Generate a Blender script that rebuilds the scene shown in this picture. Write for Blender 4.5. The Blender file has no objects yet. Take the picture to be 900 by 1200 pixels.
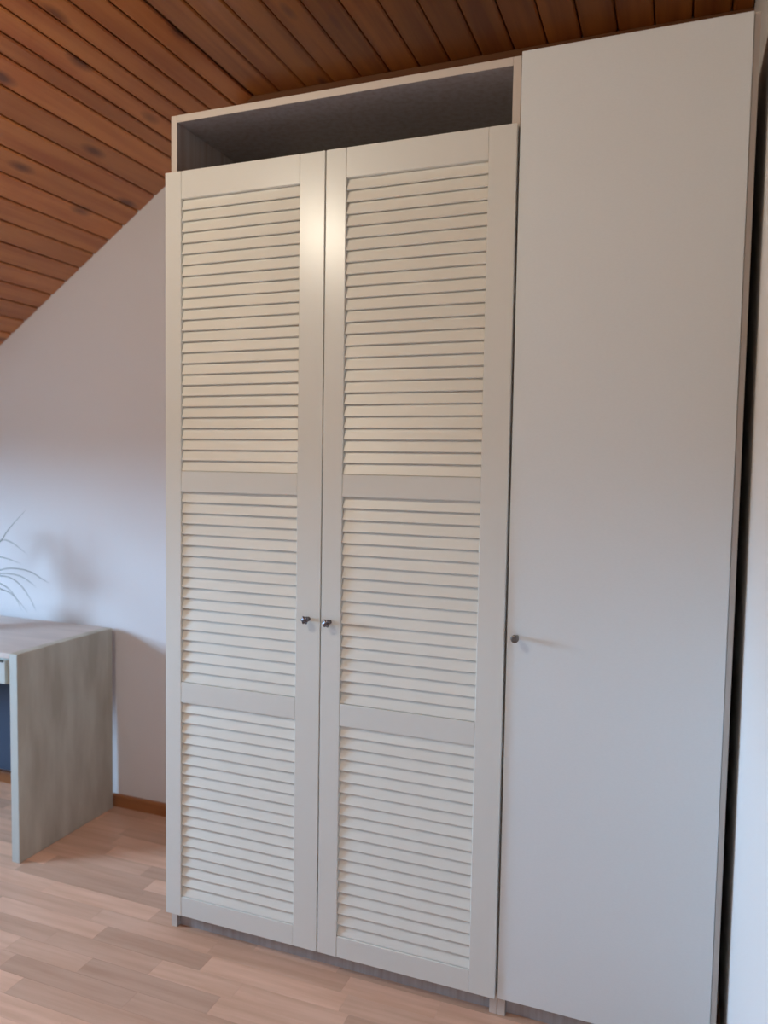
import bpy, bmesh, math, random
from mathutils import Vector
rnd = random.Random(7)
S = bpy.context.scene
COL = S.collection

# ---------------------------------------------------------------- camera
cd = bpy.data.cameras.new('camera'); cam = bpy.data.objects.new('camera', cd); COL.objects.link(cam)
cam.location = (1.3821, -1.8749, 1.4024)
cam.rotation_euler = (1.5092, -0.0164, 0.3647)
cd.sensor_fit = 'VERTICAL'; cd.sensor_height = 36.0; cd.lens = 900.7 / 1200 * 36
cd.dof.use_dof = True; cd.dof.focus_distance = 1.95; cd.dof.aperture_fstop = 1.9
S.camera = cam

# ---------------------------------------------------------------- world: pale overcast sky over darker ground
SKY = 93.0
w = bpy.data.worlds.new('sky'); S.world = w; w.use_nodes = True
nt = w.node_tree; nt.nodes.clear()
wo = nt.nodes.new('ShaderNodeOutputWorld'); bg = nt.nodes.new('ShaderNodeBackground')
tc = nt.nodes.new('ShaderNodeTexCoord'); sx = nt.nodes.new('ShaderNodeSeparateXYZ')
cr = nt.nodes.new('ShaderNodeValToRGB')
cr.color_ramp.elements[0].position = 0.495; cr.color_ramp.elements[0].color = (0.03, 0.03, 0.03, 1)
cr.color_ramp.elements[1].position = 0.53; cr.color_ramp.elements[1].color = (0.42, 0.68, 0.98, 1)
mp = nt.nodes.new('ShaderNodeMapRange'); mp.inputs['From Min'].default_value = -1; mp.inputs['From Max'].default_value = 1
nt.links.new(tc.outputs['Generated'], sx.inputs[0]); nt.links.new(sx.outputs['Z'], mp.inputs['Value'])
nt.links.new(mp.outputs[0], cr.inputs[0]); nt.links.new(cr.outputs[0], bg.inputs[0])
bg.inputs[1].default_value = SKY
nt.links.new(bg.outputs[0], wo.inputs[0])

# window opening in the left wall (daylight)
WY0, WY1, WZ0, WZ1, WX = -1.40, -0.55, 0.93, 1.58, -2.40
pl = bpy.data.lights.new('window_daylight', 'AREA'); pl.shape = 'RECTANGLE'
pl.size = WZ1 - WZ0; pl.size_y = WY1 - WY0; pl.cycles.is_portal = True
po = bpy.data.objects.new('window_daylight', pl); COL.objects.link(po)
po.location = (WX - 0.02, (WY0 + WY1) / 2, (WZ0 + WZ1) / 2); po.rotation_euler = (0, -math.pi / 2, 0)

# warm ceiling spot lamp (behind the camera's left shoulder, out of frame)
LAMP = Vector((-0.13, -1.36, 2.46)); LAMP_W = 80.0; LAMP_COL = (1.0, 0.91, 0.73)

S.view_settings.view_transform = 'Standard'; S.view_settings.look = 'None'
S.view_settings.gamma = 1.0; S.view_settings.use_curve_mapping = False
S.view_settings.exposure = 0.0
S.cycles.max_bounces = 10; S.cycles.diffuse_bounces = 6

# ---------------------------------------------------------------- materials
def mat(name, col, rough=0.6, metal=0.0, noise=None, vary=0.0, bump=None, spec=0.5, coat=0.0):
    """noise = (scale xyz, colour2, contrast lo, hi); vary = brightness change from piece to piece; bump=(scale xyz, strength)"""
    m = bpy.data.materials.new(name); m.use_nodes = True
    n = m.node_tree.nodes; l = m.node_tree.links; b = n['Principled BSDF']
    b.inputs['Roughness'].default_value = rough; b.inputs['Metallic'].default_value = metal
    b.inputs['Specular IOR Level'].default_value = spec
    b.inputs['Coat Weight'].default_value = coat; b.inputs['Coat Roughness'].default_value = 0.15
    col = tuple(col) + (1,)
    b.inputs['Base Color'].default_value = col
    t = n.new('ShaderNodeTexCoord'); src = t.outputs['Object']
    info = n.new('ShaderNodeObjectInfo')
    if vary:
        cmb = n.new('ShaderNodeVectorMath'); cmb.operation = 'MULTIPLY_ADD'
        l.new(info.outputs['Random'], cmb.inputs[0]); cmb.inputs[1].default_value = (13, 29, 7)
        l.new(src, cmb.inputs[2]); src = cmb.outputs[0]
    out = None
    if noise:
        sc, c2, lo, hi = noise
        mpn = n.new('ShaderNodeMapping'); mpn.inputs['Scale'].default_value = sc; l.new(src, mpn.inputs[0])
        nz = n.new('ShaderNodeTexNoise'); nz.inputs['Scale'].default_value = 1; nz.inputs['Detail'].default_value = 5
        l.new(mpn.outputs[0], nz.inputs['Vector'])
        r = n.new('ShaderNodeMapRange'); r.inputs['From Min'].default_value = lo; r.inputs['From Max'].default_value = hi
        l.new(nz.outputs[0], r.inputs['Value'])
        mx = n.new('ShaderNodeMix'); mx.data_type = 'RGBA'
        mx.inputs['A'].default_value = col; mx.inputs['B'].default_value = tuple(c2) + (1,)
        l.new(r.outputs[0], mx.inputs['Factor']); out = mx.outputs['Result']
    if vary:
        hs = n.new('ShaderNodeHueSaturation')
        if out: l.new(out, hs.inputs['Color'])
        else: hs.inputs['Color'].default_value = col
        r2 = n.new('ShaderNodeMapRange'); r2.inputs['To Min'].default_value = 1 - vary; r2.inputs['To Max'].default_value = 1 + vary
        l.new(info.outputs['Random'], r2.inputs['Value']); l.new(r2.outputs[0], hs.inputs['Value'])
        out = hs.outputs[0]
    if out: l.new(out, b.inputs['Base Color'])
    if bump:
        sc, st = bump
        mp2 = n.new('ShaderNodeMapping'); mp2.inputs['Scale'].default_value = sc; l.new(src, mp2.inputs[0])
        n2 = n.new('ShaderNodeTexNoise'); n2.inputs['Scale'].default_value = 1; n2.inputs['Detail'].default_value = 3
        l.new(mp2.outputs[0], n2.inputs['Vector'])
        bp = n.new('ShaderNodeBump'); bp.inputs['Strength'].default_value = st; bp.inputs['Distance'].default_value = 0.002
        l.new(n2.outputs[0], bp.inputs['Height']); l.new(bp.outputs[0], b.inputs['Normal'])
    return m

M = {}
M['door'] = mat('cream_lacquer', (0.71, 0.71, 0.67), 0.30, bump=((9, 9, 3), 0.12))
M['slat'] = mat('cream_lacquer_slat', (0.77, 0.755, 0.69), 0.42, vary=0.02)
M['panel'] = mat('white_foil', (0.74, 0.775, 0.785), 0.48, noise=((120, 120, 300), (0.725, 0.76, 0.77), .35, .7), bump=((160, 160, 500), 0.06))
M['edge'] = mat('pale_birch_edge', (0.62, 0.55, 0.49), 0.5)
M['carcass'] = mat('birch_foil_shaded', (0.44, 0.42, 0.42), 0.5, noise=((60, 60, 3), (0.36, 0.31, 0.29), .4, .7))  # dim interior shade put into the foil colour, darker than the edges
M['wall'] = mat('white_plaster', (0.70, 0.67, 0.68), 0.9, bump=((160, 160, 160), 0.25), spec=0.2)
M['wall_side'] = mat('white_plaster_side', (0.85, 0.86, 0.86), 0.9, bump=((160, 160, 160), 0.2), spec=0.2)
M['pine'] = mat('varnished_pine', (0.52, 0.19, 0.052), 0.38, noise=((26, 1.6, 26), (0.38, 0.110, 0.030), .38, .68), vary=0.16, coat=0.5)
# knots in the pine
def knots(m):
    n = m.node_tree.nodes; l = m.node_tree.links; b = n['Principled BSDF']
    src = b.inputs['Base Color'].links[0].from_socket
    t = n.new('ShaderNodeTexCoord'); mpg = n.new('ShaderNodeMapping'); mpg.inputs['Scale'].default_value = (9, 3.0, 9)
    info = n.new('ShaderNodeObjectInfo'); ofs = n.new('ShaderNodeVectorMath'); ofs.operation = 'MULTIPLY_ADD'
    l.new(info.outputs['Random'], ofs.inputs[0]); ofs.inputs[1].default_value = (17, 41, 11)
    l.new(t.outputs['Object'], ofs.inputs[2]); l.new(ofs.outputs[0], mpg.inputs[0])
    v = n.new('ShaderNodeTexVoronoi'); v.inputs['Scale'].default_value = 1; l.new(mpg.outputs[0], v.inputs['Vector'])
    r = n.new('ShaderNodeMapRange'); r.inputs['From Min'].default_value = .07; r.inputs['From Max'].default_value = .20
    l.new(v.outputs['Distance'], r.inputs['Value'])
    mx = n.new('ShaderNodeMix'); mx.data_type = 'RGBA'; mx.inputs['A'].default_value = (0.15, 0.045, 0.018, 1)
    l.new(r.outputs[0], mx.inputs['Factor']); l.new(src, mx.inputs['B']); l.new(mx.outputs['Result'], b.inputs['Base Color'])
knots(M['pine'])
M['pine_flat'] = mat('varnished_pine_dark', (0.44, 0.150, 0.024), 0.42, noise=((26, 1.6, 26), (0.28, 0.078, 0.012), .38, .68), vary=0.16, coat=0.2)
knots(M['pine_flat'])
M['pine_dark'] = mat('pine_groove', (0.20, 0.075, 0.025), 0.7)
M['beech'] = mat('beech_parquet', (0.74, 0.46, 0.33), 0.38, noise=((3.0, 42, 10), (0.62, 0.36, 0.24), .35, .7), vary=0.19)
M['beech_base'] = mat('beech_joint', (0.45, 0.27, 0.18), 0.7)
M['skirting'] = mat('stained_skirting', (0.34, 0.13, 0.045), 0.5, noise=((3, 40, 40), (0.24, 0.085, 0.03), .4, .7))
M['desk'] = mat('whitewashed_wood', (0.56, 0.52, 0.43), 0.6, noise=((14, 14, 3.0), (0.42, 0.37, 0.29), .35, .65), bump=((90, 90, 14), 0.3))
M['desk_top'] = mat('whitewashed_wood_top', (0.66, 0.57, 0.52), 0.5, noise=((4, 24, 10), (0.58, 0.50, 0.46), .35, .65))
M['desk_edge'] = mat('grey_edge', (0.50, 0.52, 0.49), 0.5)
M['dark'] = mat('gap_shade', (0.03, 0.028, 0.025), 0.8)
M['steel'] = mat('dark_chrome', (0.16, 0.15, 0.17), 0.25, metal=0.9)
M['steel2'] = mat('brushed_steel', (0.20, 0.19, 0.18), 0.38, metal=0.85)
M['leaf'] = mat('dark_green_leaf', (0.045, 0.075, 0.035), 0.45, vary=0.2)
M['trunk'] = mat('corky_trunk', (0.20, 0.14, 0.09), 0.9, noise=((40, 40, 60), (0.11, 0.08, 0.05), .4, .6))
M['pot'] = mat('terracotta_pot', (0.40, 0.19, 0.11), 0.8)
M['soil'] = mat('soil', (0.04, 0.03, 0.02), 0.95)
M['pvc'] = mat('white_window_frame', (0.75, 0.75, 0.75), 0.4)

# ---------------------------------------------------------------- helpers
def obj(name, bm, m, parent=None, label=None, cat=None, group=None, kind=None):
    me = bpy.data.meshes.new(name); bmesh.ops.recalc_face_normals(bm, faces=bm.faces); bm.to_mesh(me); bm.free()
    me.materials.append(m)
    o = bpy.data.objects.new(name, me); COL.objects.link(o)
    if parent: o.parent = parent
    for k, v in (('label', label), ('category', cat), ('group', group), ('kind', kind)):
        if v: o[k] = v
    return o
def empty(name, loc=(0, 0, 0), label=None, cat=None, group=None, kind=None, parent=None):
    o = bpy.data.objects.new(name, None); o.location = loc; o.empty_display_size = .1; COL.objects.link(o)
    if parent: o.parent = parent
    for k, v in (('label', label), ('category', cat), ('group', group), ('kind', kind)):
        if v: o[k] = v
    return o
def add_box(bm, x0, x1, y0, y1, z0, z1, bev=0.0):
    vs = [bm.verts.new((x, y, z)) for x in (x0, x1) for y in (y0, y1) for z in (z0, z1)]
    fs = [(0, 1, 3, 2), (4, 6, 7, 5), (0, 4, 5, 1), (2, 3, 7, 6), (0, 2, 6, 4), (1, 5, 7, 3)]
    faces = [bm.faces.new([vs[i] for i in f]) for f in fs]
    if bev:
        es = {e for f in faces for e in f.edges}
        bmesh.ops.bevel(bm, geom=list(es), offset=bev, segments=1, affect='EDGES', clamp_overlap=True)
def box(x0, x1, y0, y1, z0, z1, bev=0.0):
    bm = bmesh.new(); add_box(bm, x0, x1, y0, y1, z0, z1, bev); return bm
def add_prism(bm, sec, axis, a, b):
    """extrude the 2-D polygon sec along axis ('x','y' or 'z') from a to b"""
    def P(u, v, t): return {'x': (t, u, v), 'y': (u, t, v), 'z': (u, v, t)}[axis]
    A = [bm.verts.new(P(u, v, a)) for u, v in sec]; B = [bm.verts.new(P(u, v, b)) for u, v in sec]
    bm.faces.new(A); bm.faces.new(B[::-1])
    for i in range(len(sec)):
        j = (i + 1) % len(sec); bm.faces.new((A[i], B[i], B[j], A[j]))
def prism(sec, axis, a, b):
    bm = bmesh.new(); add_prism(bm, sec, axis, a, b); return bm
def add_lathe(bm, prof, seg=20, org=(0, 0, 0), axis='z', lobes=0, amp=0.0):
    rings = []
    for r, h in prof:
        ring = []
        for k in range(seg):
            a = 2 * math.pi * k / seg; rr = r * (1 + amp * math.cos(lobes * a)) if lobes else r
            u, v = rr * math.cos(a), rr * math.sin(a)
            p = (u, v, h) if axis == 'z' else (u, -h, v)          # 'y': grows towards -y
            ring.append(bm.verts.new((org[0] + p[0], org[1] + p[1], org[2] + p[2])))
        rings.append(ring)
    for A, B in zip(rings, rings[1:]):
        for k in range(seg):
            j = (k + 1) % seg; bm.faces.new((A[k], A[j], B[j], B[k]))
    bm.faces.new(rings[0][::-1]); bm.faces.new(rings[-1])
def smooth(o):
    for p in o.data.polygons: p.use_smooth = True
    return o

# ---------------------------------------------------------------- room shell
XL, XR, YB, YF = WX, 1.535, 0.60, -3.60
PIT = 0.673; CREASE_X = -0.0755; ZC = 2.70
def zs(x): return 2.427 + PIT * (x + 0.479)

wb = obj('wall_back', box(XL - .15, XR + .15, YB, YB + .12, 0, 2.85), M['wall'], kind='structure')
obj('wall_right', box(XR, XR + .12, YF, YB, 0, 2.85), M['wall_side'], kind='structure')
obj('wall_front', box(XL - .15, XR + .15, YF - .12, YF, 0, 2.85), M['wall'], kind='structure')
bm = bmesh.new()
add_box(bm, XL - .15, XL, YF, YB, -.02, WZ0)
add_box(bm, XL - .15, XL, YF, WY0, WZ0, 1.98); add_box(bm, XL - .15, XL, WY1, YB, WZ0, 1.98)
add_box(bm, XL - .15, XL, WY0, WY1, WZ1, 1.98)
obj('wall_left', bm, M['wall'], kind='structure')
DY0, DY1, DZ = -1.75, 0.25, 1.95                      # dormer above the window
DX = (DZ - 2.427) / PIT - 0.479
bm = bmesh.new()
add_box(bm, XL - .15, DX + .03, DY0 - .05, DY1 + .05, DZ, DZ + .05)
for y0, y1 in ((DY0 - .05, DY0), (DY1, DY1 + .05)):
    add_prism(bm, [(XL, zs(XL)), (DX, DZ), (XL, DZ)], 'y', y0, y1)
obj('wall_dormer', bm, M['wall'], kind='structure')
# window in the left wall: frame, mullion, sill
wf = bmesh.new(); f = .06
for a in ((WY0, WY1, WZ0, WZ0 + f), (WY0, WY1, WZ1 - f, WZ1), (WY0, WY0 + f, WZ0 + f, WZ1 - f), (WY1 - f, WY1, WZ0 + f, WZ1 - f), (-.985, -.965, WZ0 + f, WZ1 - f)):
    add_box(wf, XL - .12, XL - .06, a[0], a[1], a[2], a[3], .003)
wo_ = obj('window_1', wf, M['pvc'], kind='structure')
obj('window_sill', box(XL - .06, XL + .10, WY0 - .04, WY1 + .04, WZ0 - .03, WZ0, .004), M['pvc'], wo_)

# floor: base slab with single parquet strips running left-right
fl = obj('floor', box(XL - .15, XR + .12, YF, YB + .1, -.06, -.012), M['beech_base'], kind='structure')
PW = 0.0675; G = 0.0002
def strip(bm, x0, x1, y0):
    y1 = y0 + PW
    add_box(bm, x0 + G, x1 - G, y0 + G, y1 - G, -.012, 0.0)
rest = bmesh.new(); row = 0; y = YB - PW; near = 0
while y > YF - .01:
    x = XL - rnd.uniform(0, .4)
    while x < XR:
        x2 = x + rnd.choice((.26, .31, .37, .42, .5))
        a, b = max(x, XL), min(x2, XR)
        if b - a > .01:
            if y > -0.62 and b > -1.75 and a < 0.95 and not (y > .05 and a > .1):
                bm = bmesh.new(); cx, cy = (a + b) / 2, y + PW / 2
                add_box(bm, a - cx + G, b - cx - G, -PW / 2 + G, PW / 2 - G, -.012, 0)
                o = obj('floorboard', bm, M['beech'], fl); o.location = (cx, cy, 0); near += 1
            else: strip(rest, a, b, y)
        x = x2
    y -= PW; row += 1
obj('floorboards', rest, M['beech'], fl, kind='stuff')

# ceiling: plate above, single tongue-and-groove boards below
cb = bmesh.new()
add_prism(cb, [(CREASE_X, ZC + .016), (XR, ZC + .016), (XR, ZC + .06), (CREASE_X, ZC + .06)], 'y', YF, YB)
def slope_plate(x0, x1, y0, y1):
    add_prism(cb, [(x0, zs(x0) + .019), (x1, zs(x1) + .019), (x1, zs(x1) + .07), (x0, zs(x0) + .07)], 'y', y0, y1)
slope_plate(DX, CREASE_X, YF, YB); slope_plate(XL, DX, YF, DY0); slope_plate(XL, DX, DY1, YB)
ce = obj('ceiling', cb, M['pine_dark'], kind='structure')
def board(px, pz, qx, qz, y0, y1, wood='pine'):
    """board between two groove lines given in x,z; its face looks down into the room"""
    u = Vector((qx - px, qz - pz)); L = u.length; u /= L; n = Vector((u.y, -u.x))      # n points down / into the room
    g, ch, t = .0022, .005, .015
    sec = [(g, -t), (g, -ch * .8), (g + ch, 0), (L - g - ch, 0), (L - g, -ch * .8), (L - g, -t)]
    bm = bmesh.new()
    add_prism(bm, [((u * s + n * h).x, (u * s + n * h).y) for s, h in sec], 'y', y0, y1)
    o = obj('board', bm, M[wood], ce); o.location = (px, 0, pz); return o
xs = [-.0755, -.129, -.185, -.236, -.2826, -.332, -.376, -.442, -.511, -.586]
x = -.658
while x > XL: xs.append(x); x -= .0717
xs.append(XL)
for a, b in zip(xs, xs[1:]):
    if b > DX: board(b, zs(b), a, zs(a), YF, YB - .001)
    else:
        board(b, zs(b), a, zs(a), YF, DY0); board(b, zs(b), a, zs(a), DY1, YB - .001)
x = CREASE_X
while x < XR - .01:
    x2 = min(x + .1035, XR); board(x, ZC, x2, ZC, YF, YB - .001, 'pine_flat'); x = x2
obj('added_dark_trim_1', box(CREASE_X - .03, XR, YB - .022, YB, ZC - .065, ZC, .002), M['pine_dark'], kind='structure')  # added dark strip; hides the lit wall edge so the ceiling looks darker
obj('baseboard_back', prism([(.585, 0), (.6, 0), (.6, .048), (.589, .048), (.585, .042)], 'x', XL, XR), M['skirting'], kind='structure')
obj('baseboard_left', prism([(XL, 0), (XL + .015, 0), (XL + .015, .042), (XL + .011, .048), (XL, .048)], 'y', YF, .58), M['skirting'], kind='structure')

# ---------------------------------------------------------------- louvred wardrobe
LX0, LX1, T = 0.003, 1.000, .020
ZB, ZT, ZTOP = 0.0556, 2.2127, 2.3776
wd = empty('wardrobe', (0.5, 0.29, 0), 'wide two-door wardrobe with cream louvred doors and an open top compartment', 'wardrobe')
def wp(parent, name, bm, m, **k):
    o = obj(name, bm, m, parent, **k)
    o.location = -parent.location if parent.parent is None else (0, 0, 0)
    if m is M['carcass']:                                  # edge faces stay pale birch; other faces keep the painted shade
        o.data.materials.append(M['edge'])
        for p in o.data.polygons:
            if name != 'plinth' and (p.normal.y < -.5 or name == 'cover_strip'): p.material_index = 1
    return o
for x0 in (LX0, LX1 - T): wp(wd, 'side_panel', box(x0, x0 + T, 0, .578, 0, ZTOP, .0012), M['carcass'])
wp(wd, 'top_panel', box(LX0 + T, LX1 - T, 0, .578, ZTOP - T, ZTOP, .0012), M['carcass'])
wp(wd, 'compartment_floor', box(LX0 + T, LX1 - T, .001, .572, ZT - .024, ZT - .002, .001), M['carcass'])
wp(wd, 'bottom_panel', box(LX0 + T, LX1 - T, .001, .572, ZB, ZB + T, .001), M['carcass'])
wp(wd, 'back_panel', box(LX0 + T, LX1 - T, .572, .577, ZB, ZTOP - T), M['carcass'])
wp(wd, 'plinth', box(LX0 + T, LX1 - T, .018, .034, 0, ZB), M['carcass'])

YD0, YD1 = -.024, -.002            # louvred door front and rear faces
SL = .3715                          # length of a slat
th = math.radians(18); sl, st = .0345, .0052
def slat_mesh():
    # cross-section in y,z: bottom edge outside (front), top edge inside
    c, s = math.cos(th), math.sin(th); y0, z0 = -.0205, -.0155
    sec = []
    for a, b in ((0, .0008), (.0008, 0), (sl - .001, 0), (sl, .001), (sl, st - .001), (sl - .001, st), (.001, st), (0, st - .001)):
        sec.append((y0 + a * s + b * c, z0 + a * c - b * s))
    bm = prism(sec, 'x', 0, SL); bmesh.ops.recalc_face_normals(bm, faces=bm.faces)
    me = bpy.data.meshes.new('slat'); bm.to_mesh(me); bm.free(); me.materials.append(M['slat']); return me
SM = slat_mesh()
RA = [(2.1365, ZT), (1.3160, 1.3745), (.7010, .7610), (ZB, .1150)]           # rails z0,z1 from the top
def louvre_door(x0, x1, s0, side):
    bm = bmesh.new(); s1 = s0 + SL
    for a, b in ((x0, s0), (s1, x1)): add_box(bm, a, b - .0004 if a == x0 else b, YD0, YD1, ZB, ZT, .0014)
    for a, b in RA: add_box(bm, s0, s1, YD0 + .0004, YD1, a, b, .0012)
    d = wp(wd, 'door', bm, M['door'])
    dl = d
    for (lo, _), (_, hi), n in ((RA[0], RA[1], 25), (RA[1], RA[2], 18), (RA[2], RA[3], 19)):
        pitch = (lo - hi) / n
        for k in range(n):
            o = bpy.data.objects.new('slat', SM); COL.objects.link(o); o.parent = d
            o.location = (s0, 0, lo - pitch * (k + .5) + .0015)
    return d
d1 = louvre_door(0.000, .4985, .0540, 0)
d2 = louvre_door(.5015, .9985, .5590, 1)
def knob(parent, x, z, yf, plain):
    bm = bmesh.new()
    if plain:
        add_lathe(bm, [(.0055, 0), (.0048, .004), (.0045, .016), (.0085, .019), (.0098, .022), (.0098, .026), (.0088, .0275), (.004, .028)], 24, (x, yf, z), 'y')
    else:
        add_lathe(bm, [(.0062, 0), (.0050, .003), (.0042, .014), (.0060, .017)], 24, (x, yf, z), 'y')
        add_lathe(bm, [(.0058, .016), (.0098, .019), (.0104, .023), (.0080, .027), (.0040, .0265), (.0034, .029), (.0015, .030)], 48, (x, yf, z), 'y', lobes=6, amp=.17)
    return smooth(obj('knob', bm, M['steel2'] if plain else M['steel'], parent,
                      label='small round plain metal knob' if plain else 'small dark chrome rosette knob'))
knob(d1, .4640, .983, YD0, False)
knob(d2, .5270, .980, YD0, False)

# ---------------------------------------------------------------- narrow cabinet with a plain door
nw = empty('tall_cabinet', (1.25, 0.29, 0), 'tall narrow cabinet with one plain smooth white door beside the right wall', 'cabinet')
NX0, NX1 = 1.0008, 1.5000
wp(nw, 'side_panel', box(NX0, NX0 + T, 0, .578, 0, ZTOP, .0012), M['carcass'])
wp(nw, 'side_panel', box(NX1 - T, NX1, 0, .578, 0, ZTOP, .0012), M['carcass'])
wp(nw, 'cover_strip', box(NX1, 1.5125, -.003, .578, 0, ZTOP + .004, .0012), M['carcass'], label='beige cover panel on the right flank')
for nm, z0 in (('top_panel', ZTOP - T), ('bottom_panel', ZB)): wp(nw, nm, box(NX0 + T, NX1 - T, .001, .572, z0, z0 + T, .001), M['carcass'])
for z0 in (.45, .9, 1.35, 1.8): wp(nw, 'shelf', box(NX0 + T, NX1 - T, .02, .572, z0, z0 + .018), M['carcass'])
wp(nw, 'back_panel', box(NX0 + T, NX1 - T, .572, .577, ZB, ZTOP - T), M['carcass'])
wp(nw, 'plinth', box(NX0 + T, NX1 - T, .018, .034, 0, ZB), M['carcass'])
d3 = wp(nw, 'door', box(1.0040, 1.4985, -.0175, -.002, ZB, ZTOP, .0012), M['panel'])
knob(d3, 1.0280, .986, -.0175, True)

# ---------------------------------------------------------------- desk
DL, DR, DF, DB, DH = -2.02, -.700, .100, .572, .735
dk = empty('desk', ((DL + DR) / 2, .34, 0), 'whitewashed wooden desk with panel legs standing against the gable wall', 'desk')
TH = .034
wp(dk, 'side_panel', box(DR - TH, DR, DF, DB, 0, DH, .0015), M['desk'])
wp(dk, 'side_panel', box(DL, DL + TH, DF, DB, 0, DH, .0015), M['desk'])
wp(dk, 'edge_band', box(DR - TH + .001, DR - .001, DF - .002, DF, .001, DH - .001), M['desk_edge'])
wp(dk, 'tabletop', box(DL + TH, DR - TH, DF - .002, DB, DH - .018, DH, .001), M['desk_top'])
wp(dk, 'apron', box(DL + TH, DR - TH, DF + .008, DF + .020, DH - .110, DH - .018), M['desk_edge'])
M['slate'] = mat('slate_blue_board', (0.055, 0.085, 0.14), 0.6)
wp(dk, 'back_panel', box(DL + TH, -.90, .535, .550, .085, DH - .018, .001), M['slate'], label='dark slate blue board under the desk')
for x0, x1 in ((DL + TH + .004, -1.385), (-1.380, DR - TH - .018)):
    dr = wp(dk, 'drawer', box(x0, x1, DF - .004, DF + .008, DH - .108, DH - .026, .001), M['desk_edge'])
    obj('gap_shade_strip', box(x0 + .02, x1 - .006, DF - .006, DF - .0035, DH - .033, DH - .026), M['dark'], dr)  # dark strip laid on the front; shade of the gap under the top as colour

# ---------------------------------------------------------------- potted plant with long thin leaves
PX, PY = -1.22, .300
pt = empty('potted_plant', (PX, PY, DH), 'potted palm with long thin arching dark leaves on the desk', 'plant')
bm = bmesh.new(); add_lathe(bm, [(.040, 0), (.043, .004), (.055, .085), (.059, .087), (.059, .100), (.053, .100), (.050, .088)], 28)
smooth(obj('pot', bm, M['pot'], pt))
bm = bmesh.new(); add_lathe(bm, [(.049, .084), (.049, .089)], 24); obj('soil', bm, M['soil'], pt)
bm = bmesh.new(); add_lathe(bm, [(.030, .089), (.034, .102), (.026, .118), (.012, .138), (.009, .160), (.011, .178)], 18); smooth(obj('trunk', bm, M['trunk'], pt))
def catmull(P, n=7):
    P = [Vector(p) for p in P]; Q = [P[0] * 2 - P[1]] + P + [P[-1] * 2 - P[-2]]; out = []
    for i in range(1, len(Q) - 2):
        for k in range(n):
            t = k / n
            out.append(.5 * ((2 * Q[i]) + (Q[i + 1] - Q[i - 1]) * t + (2 * Q[i - 1] - 5 * Q[i] + 4 * Q[i + 1] - Q[i + 2]) * t * t + (3 * Q[i] - Q[i - 1] - 3 * Q[i + 1] + Q[i + 2]) * t ** 3))
    return out + [P[-1]]
def leaf(P, wd_=.0060):
    P = [Vector(p) - Vector((PX, PY, DH)) for p in P]
    C = catmull(P); bm = bmesh.new(); R = []
    for i, c in enumerate(C):
        d = (C[min(i + 1, len(C) - 1)] - C[max(i - 1, 0)]).normalized()
        s = d.cross(Vector((0, 0, 1)))
        s = s.normalized() if s.length > .05 else Vector((0, 1, 0)); n = s.cross(d)
        t = i / (len(C) - 1); w_ = wd_ * .5 * min(1, .6 + 2 * t) * (1 - t ** 2.2) + .0004
        R.append([bm.verts.new(c + s * w_ + n * w_ * .45), bm.verts.new(c), bm.verts.new(c - s * w_ + n * w_ * .45), bm.verts.new(c - n * w_ * .35)])
    for A, B in zip(R, R[1:]):
        for k in range(4):
            j = (k + 1) % 4; bm.faces.new((A[k], A[j], B[j], B[k]))
    bm.faces.new(R[0][::-1]); bm.faces.new(R[-1])
    smooth(obj('leaf', bm, M['leaf'], pt))
CR = Vector((PX, PY, DH + .175))
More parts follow.
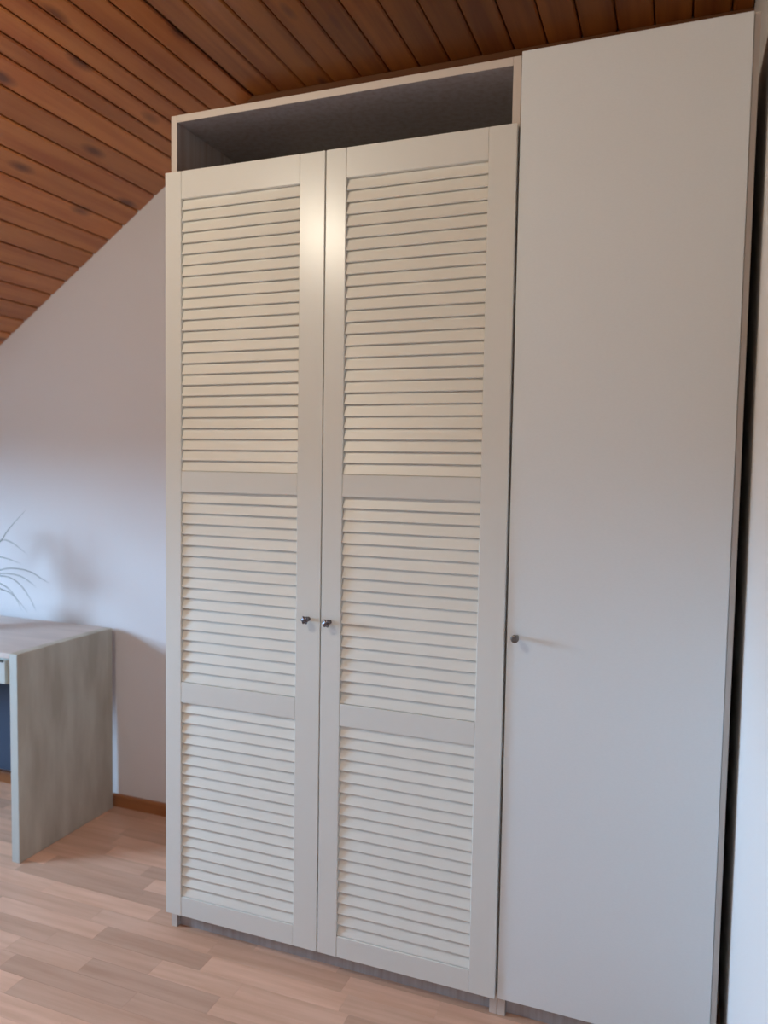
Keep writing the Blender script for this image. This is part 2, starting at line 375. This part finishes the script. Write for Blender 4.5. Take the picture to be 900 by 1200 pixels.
for P in (
    [(-1.12, .33, 1.01), (-1.054, .360, 1.080), (-1.035, .380, 1.123), (-1.008, .400, 1.166), (-0.985, .420, 1.202)],
    [(-1.16, .36, 1.03), (-1.119, .42, 1.075), (-1.096, .44, 1.074), (-1.073, .46, 1.053), (-1.045, .48, 1.022)],
    [(-1.12, .30, .99), (-1.04, .29, 1.03), (-0.989, .30, 1.031), (-0.960, .32, 1.021), (-0.927, .34, 1.004)],
    [(-1.10, .32, .955), (-1.034, .34, .974), (-0.991, .36, .981), (-0.926, .38, .970), (-0.883, .40, .940), (-0.869, .42, .925)],
    [(-1.13, .35, .945), (-1.078, .38, .953), (-1.012, .40, .948), (-0.981, .42, .928), (-0.958, .44, .900)],
    [(-1.11, .29, .955), (-1.03, .27, .972), (-0.969, .28, .964), (-0.940, .30, .956), (-0.907, .32, .924), (-0.883, .34, .871), (-0.878, .36, .825)],
    [(-1.12, .31, .945), (-1.06, .31, .945), (-1.013, .32, .926), (-0.992, .34, .905), (-0.980, .36, .870), (-0.967, .38, .814)],
    [(-1.10, .27, .945), (-1.00, .24, .945), (-0.937, .25, .922), (-0.909, .27, .905), (-0.889, .29, .872), (-0.869, .31, .831)]):
    leaf([CR] + P)
for k in range(8):                                    # two upright tufts in the middle of the crown
    q = rnd.uniform(-.012, .012); sgn = -1 if k % 2 else .35
    leaf([CR, CR + Vector((sgn * .03, q, .10)), CR + Vector((sgn * .05 + q, .01, .21)), CR + Vector((sgn * .09, .02 + q, .25)), CR + Vector((sgn * .14, .03, .20 - abs(q)))], .009)
for k in range(22):                                   # the rest of the crown, towards the window and the room
    a = math.radians(rnd.uniform(95, 300)); L = rnd.uniform(.16, .30); up = rnd.uniform(.02, .22)
    d = Vector((math.cos(a), math.sin(a) * .75, 0))
    P = [CR, CR + d * L * .3 + Vector((0, 0, up * .7)), CR + d * L * .65 + Vector((0, 0, up)), CR + d * L + Vector((0, 0, up * .55)), CR + d * L * 1.15 + Vector((0, 0, up * .1))]
    if all(p.y < .57 for p in P): leaf(P)

# ---------------------------------------------------------------- ceiling spot lamp
lp = empty('ceiling_lamp', LAMP, 'small ceiling spot lamp hanging under the sloping boards', 'lamp')
zt = zs(LAMP.x) - LAMP.z
bm = bmesh.new(); add_lathe(bm, [(.006, .075), (.006, zt - .016)], 12); obj('stem', bm, M['steel2'], lp)
bm = bmesh.new(); add_lathe(bm, [(.05, zt - .045), (.05, zt - .022)], 24); obj('ceiling_rose', bm, M['steel2'], lp)
bm = bmesh.new()
prof = [(.085, -.02), (.075, .03), (.03, .075), (.006, .080), (.004, .076), (.028, .071), (.072, .028), (.082, -.02)]
add_lathe(bm, prof, 28); smooth(obj('lamp_shade', bm, M['pvc'], lp))
ld = bpy.data.lights.new('bulb', 'POINT'); ld.energy = LAMP_W; ld.color = LAMP_COL; ld.shadow_soft_size = .035
lo = bpy.data.objects.new('bulb', ld); COL.objects.link(lo); lo.parent = lp; lo.location = (0, 0, -.02)
print('near floorboards', near, 'objects', len(S.objects))
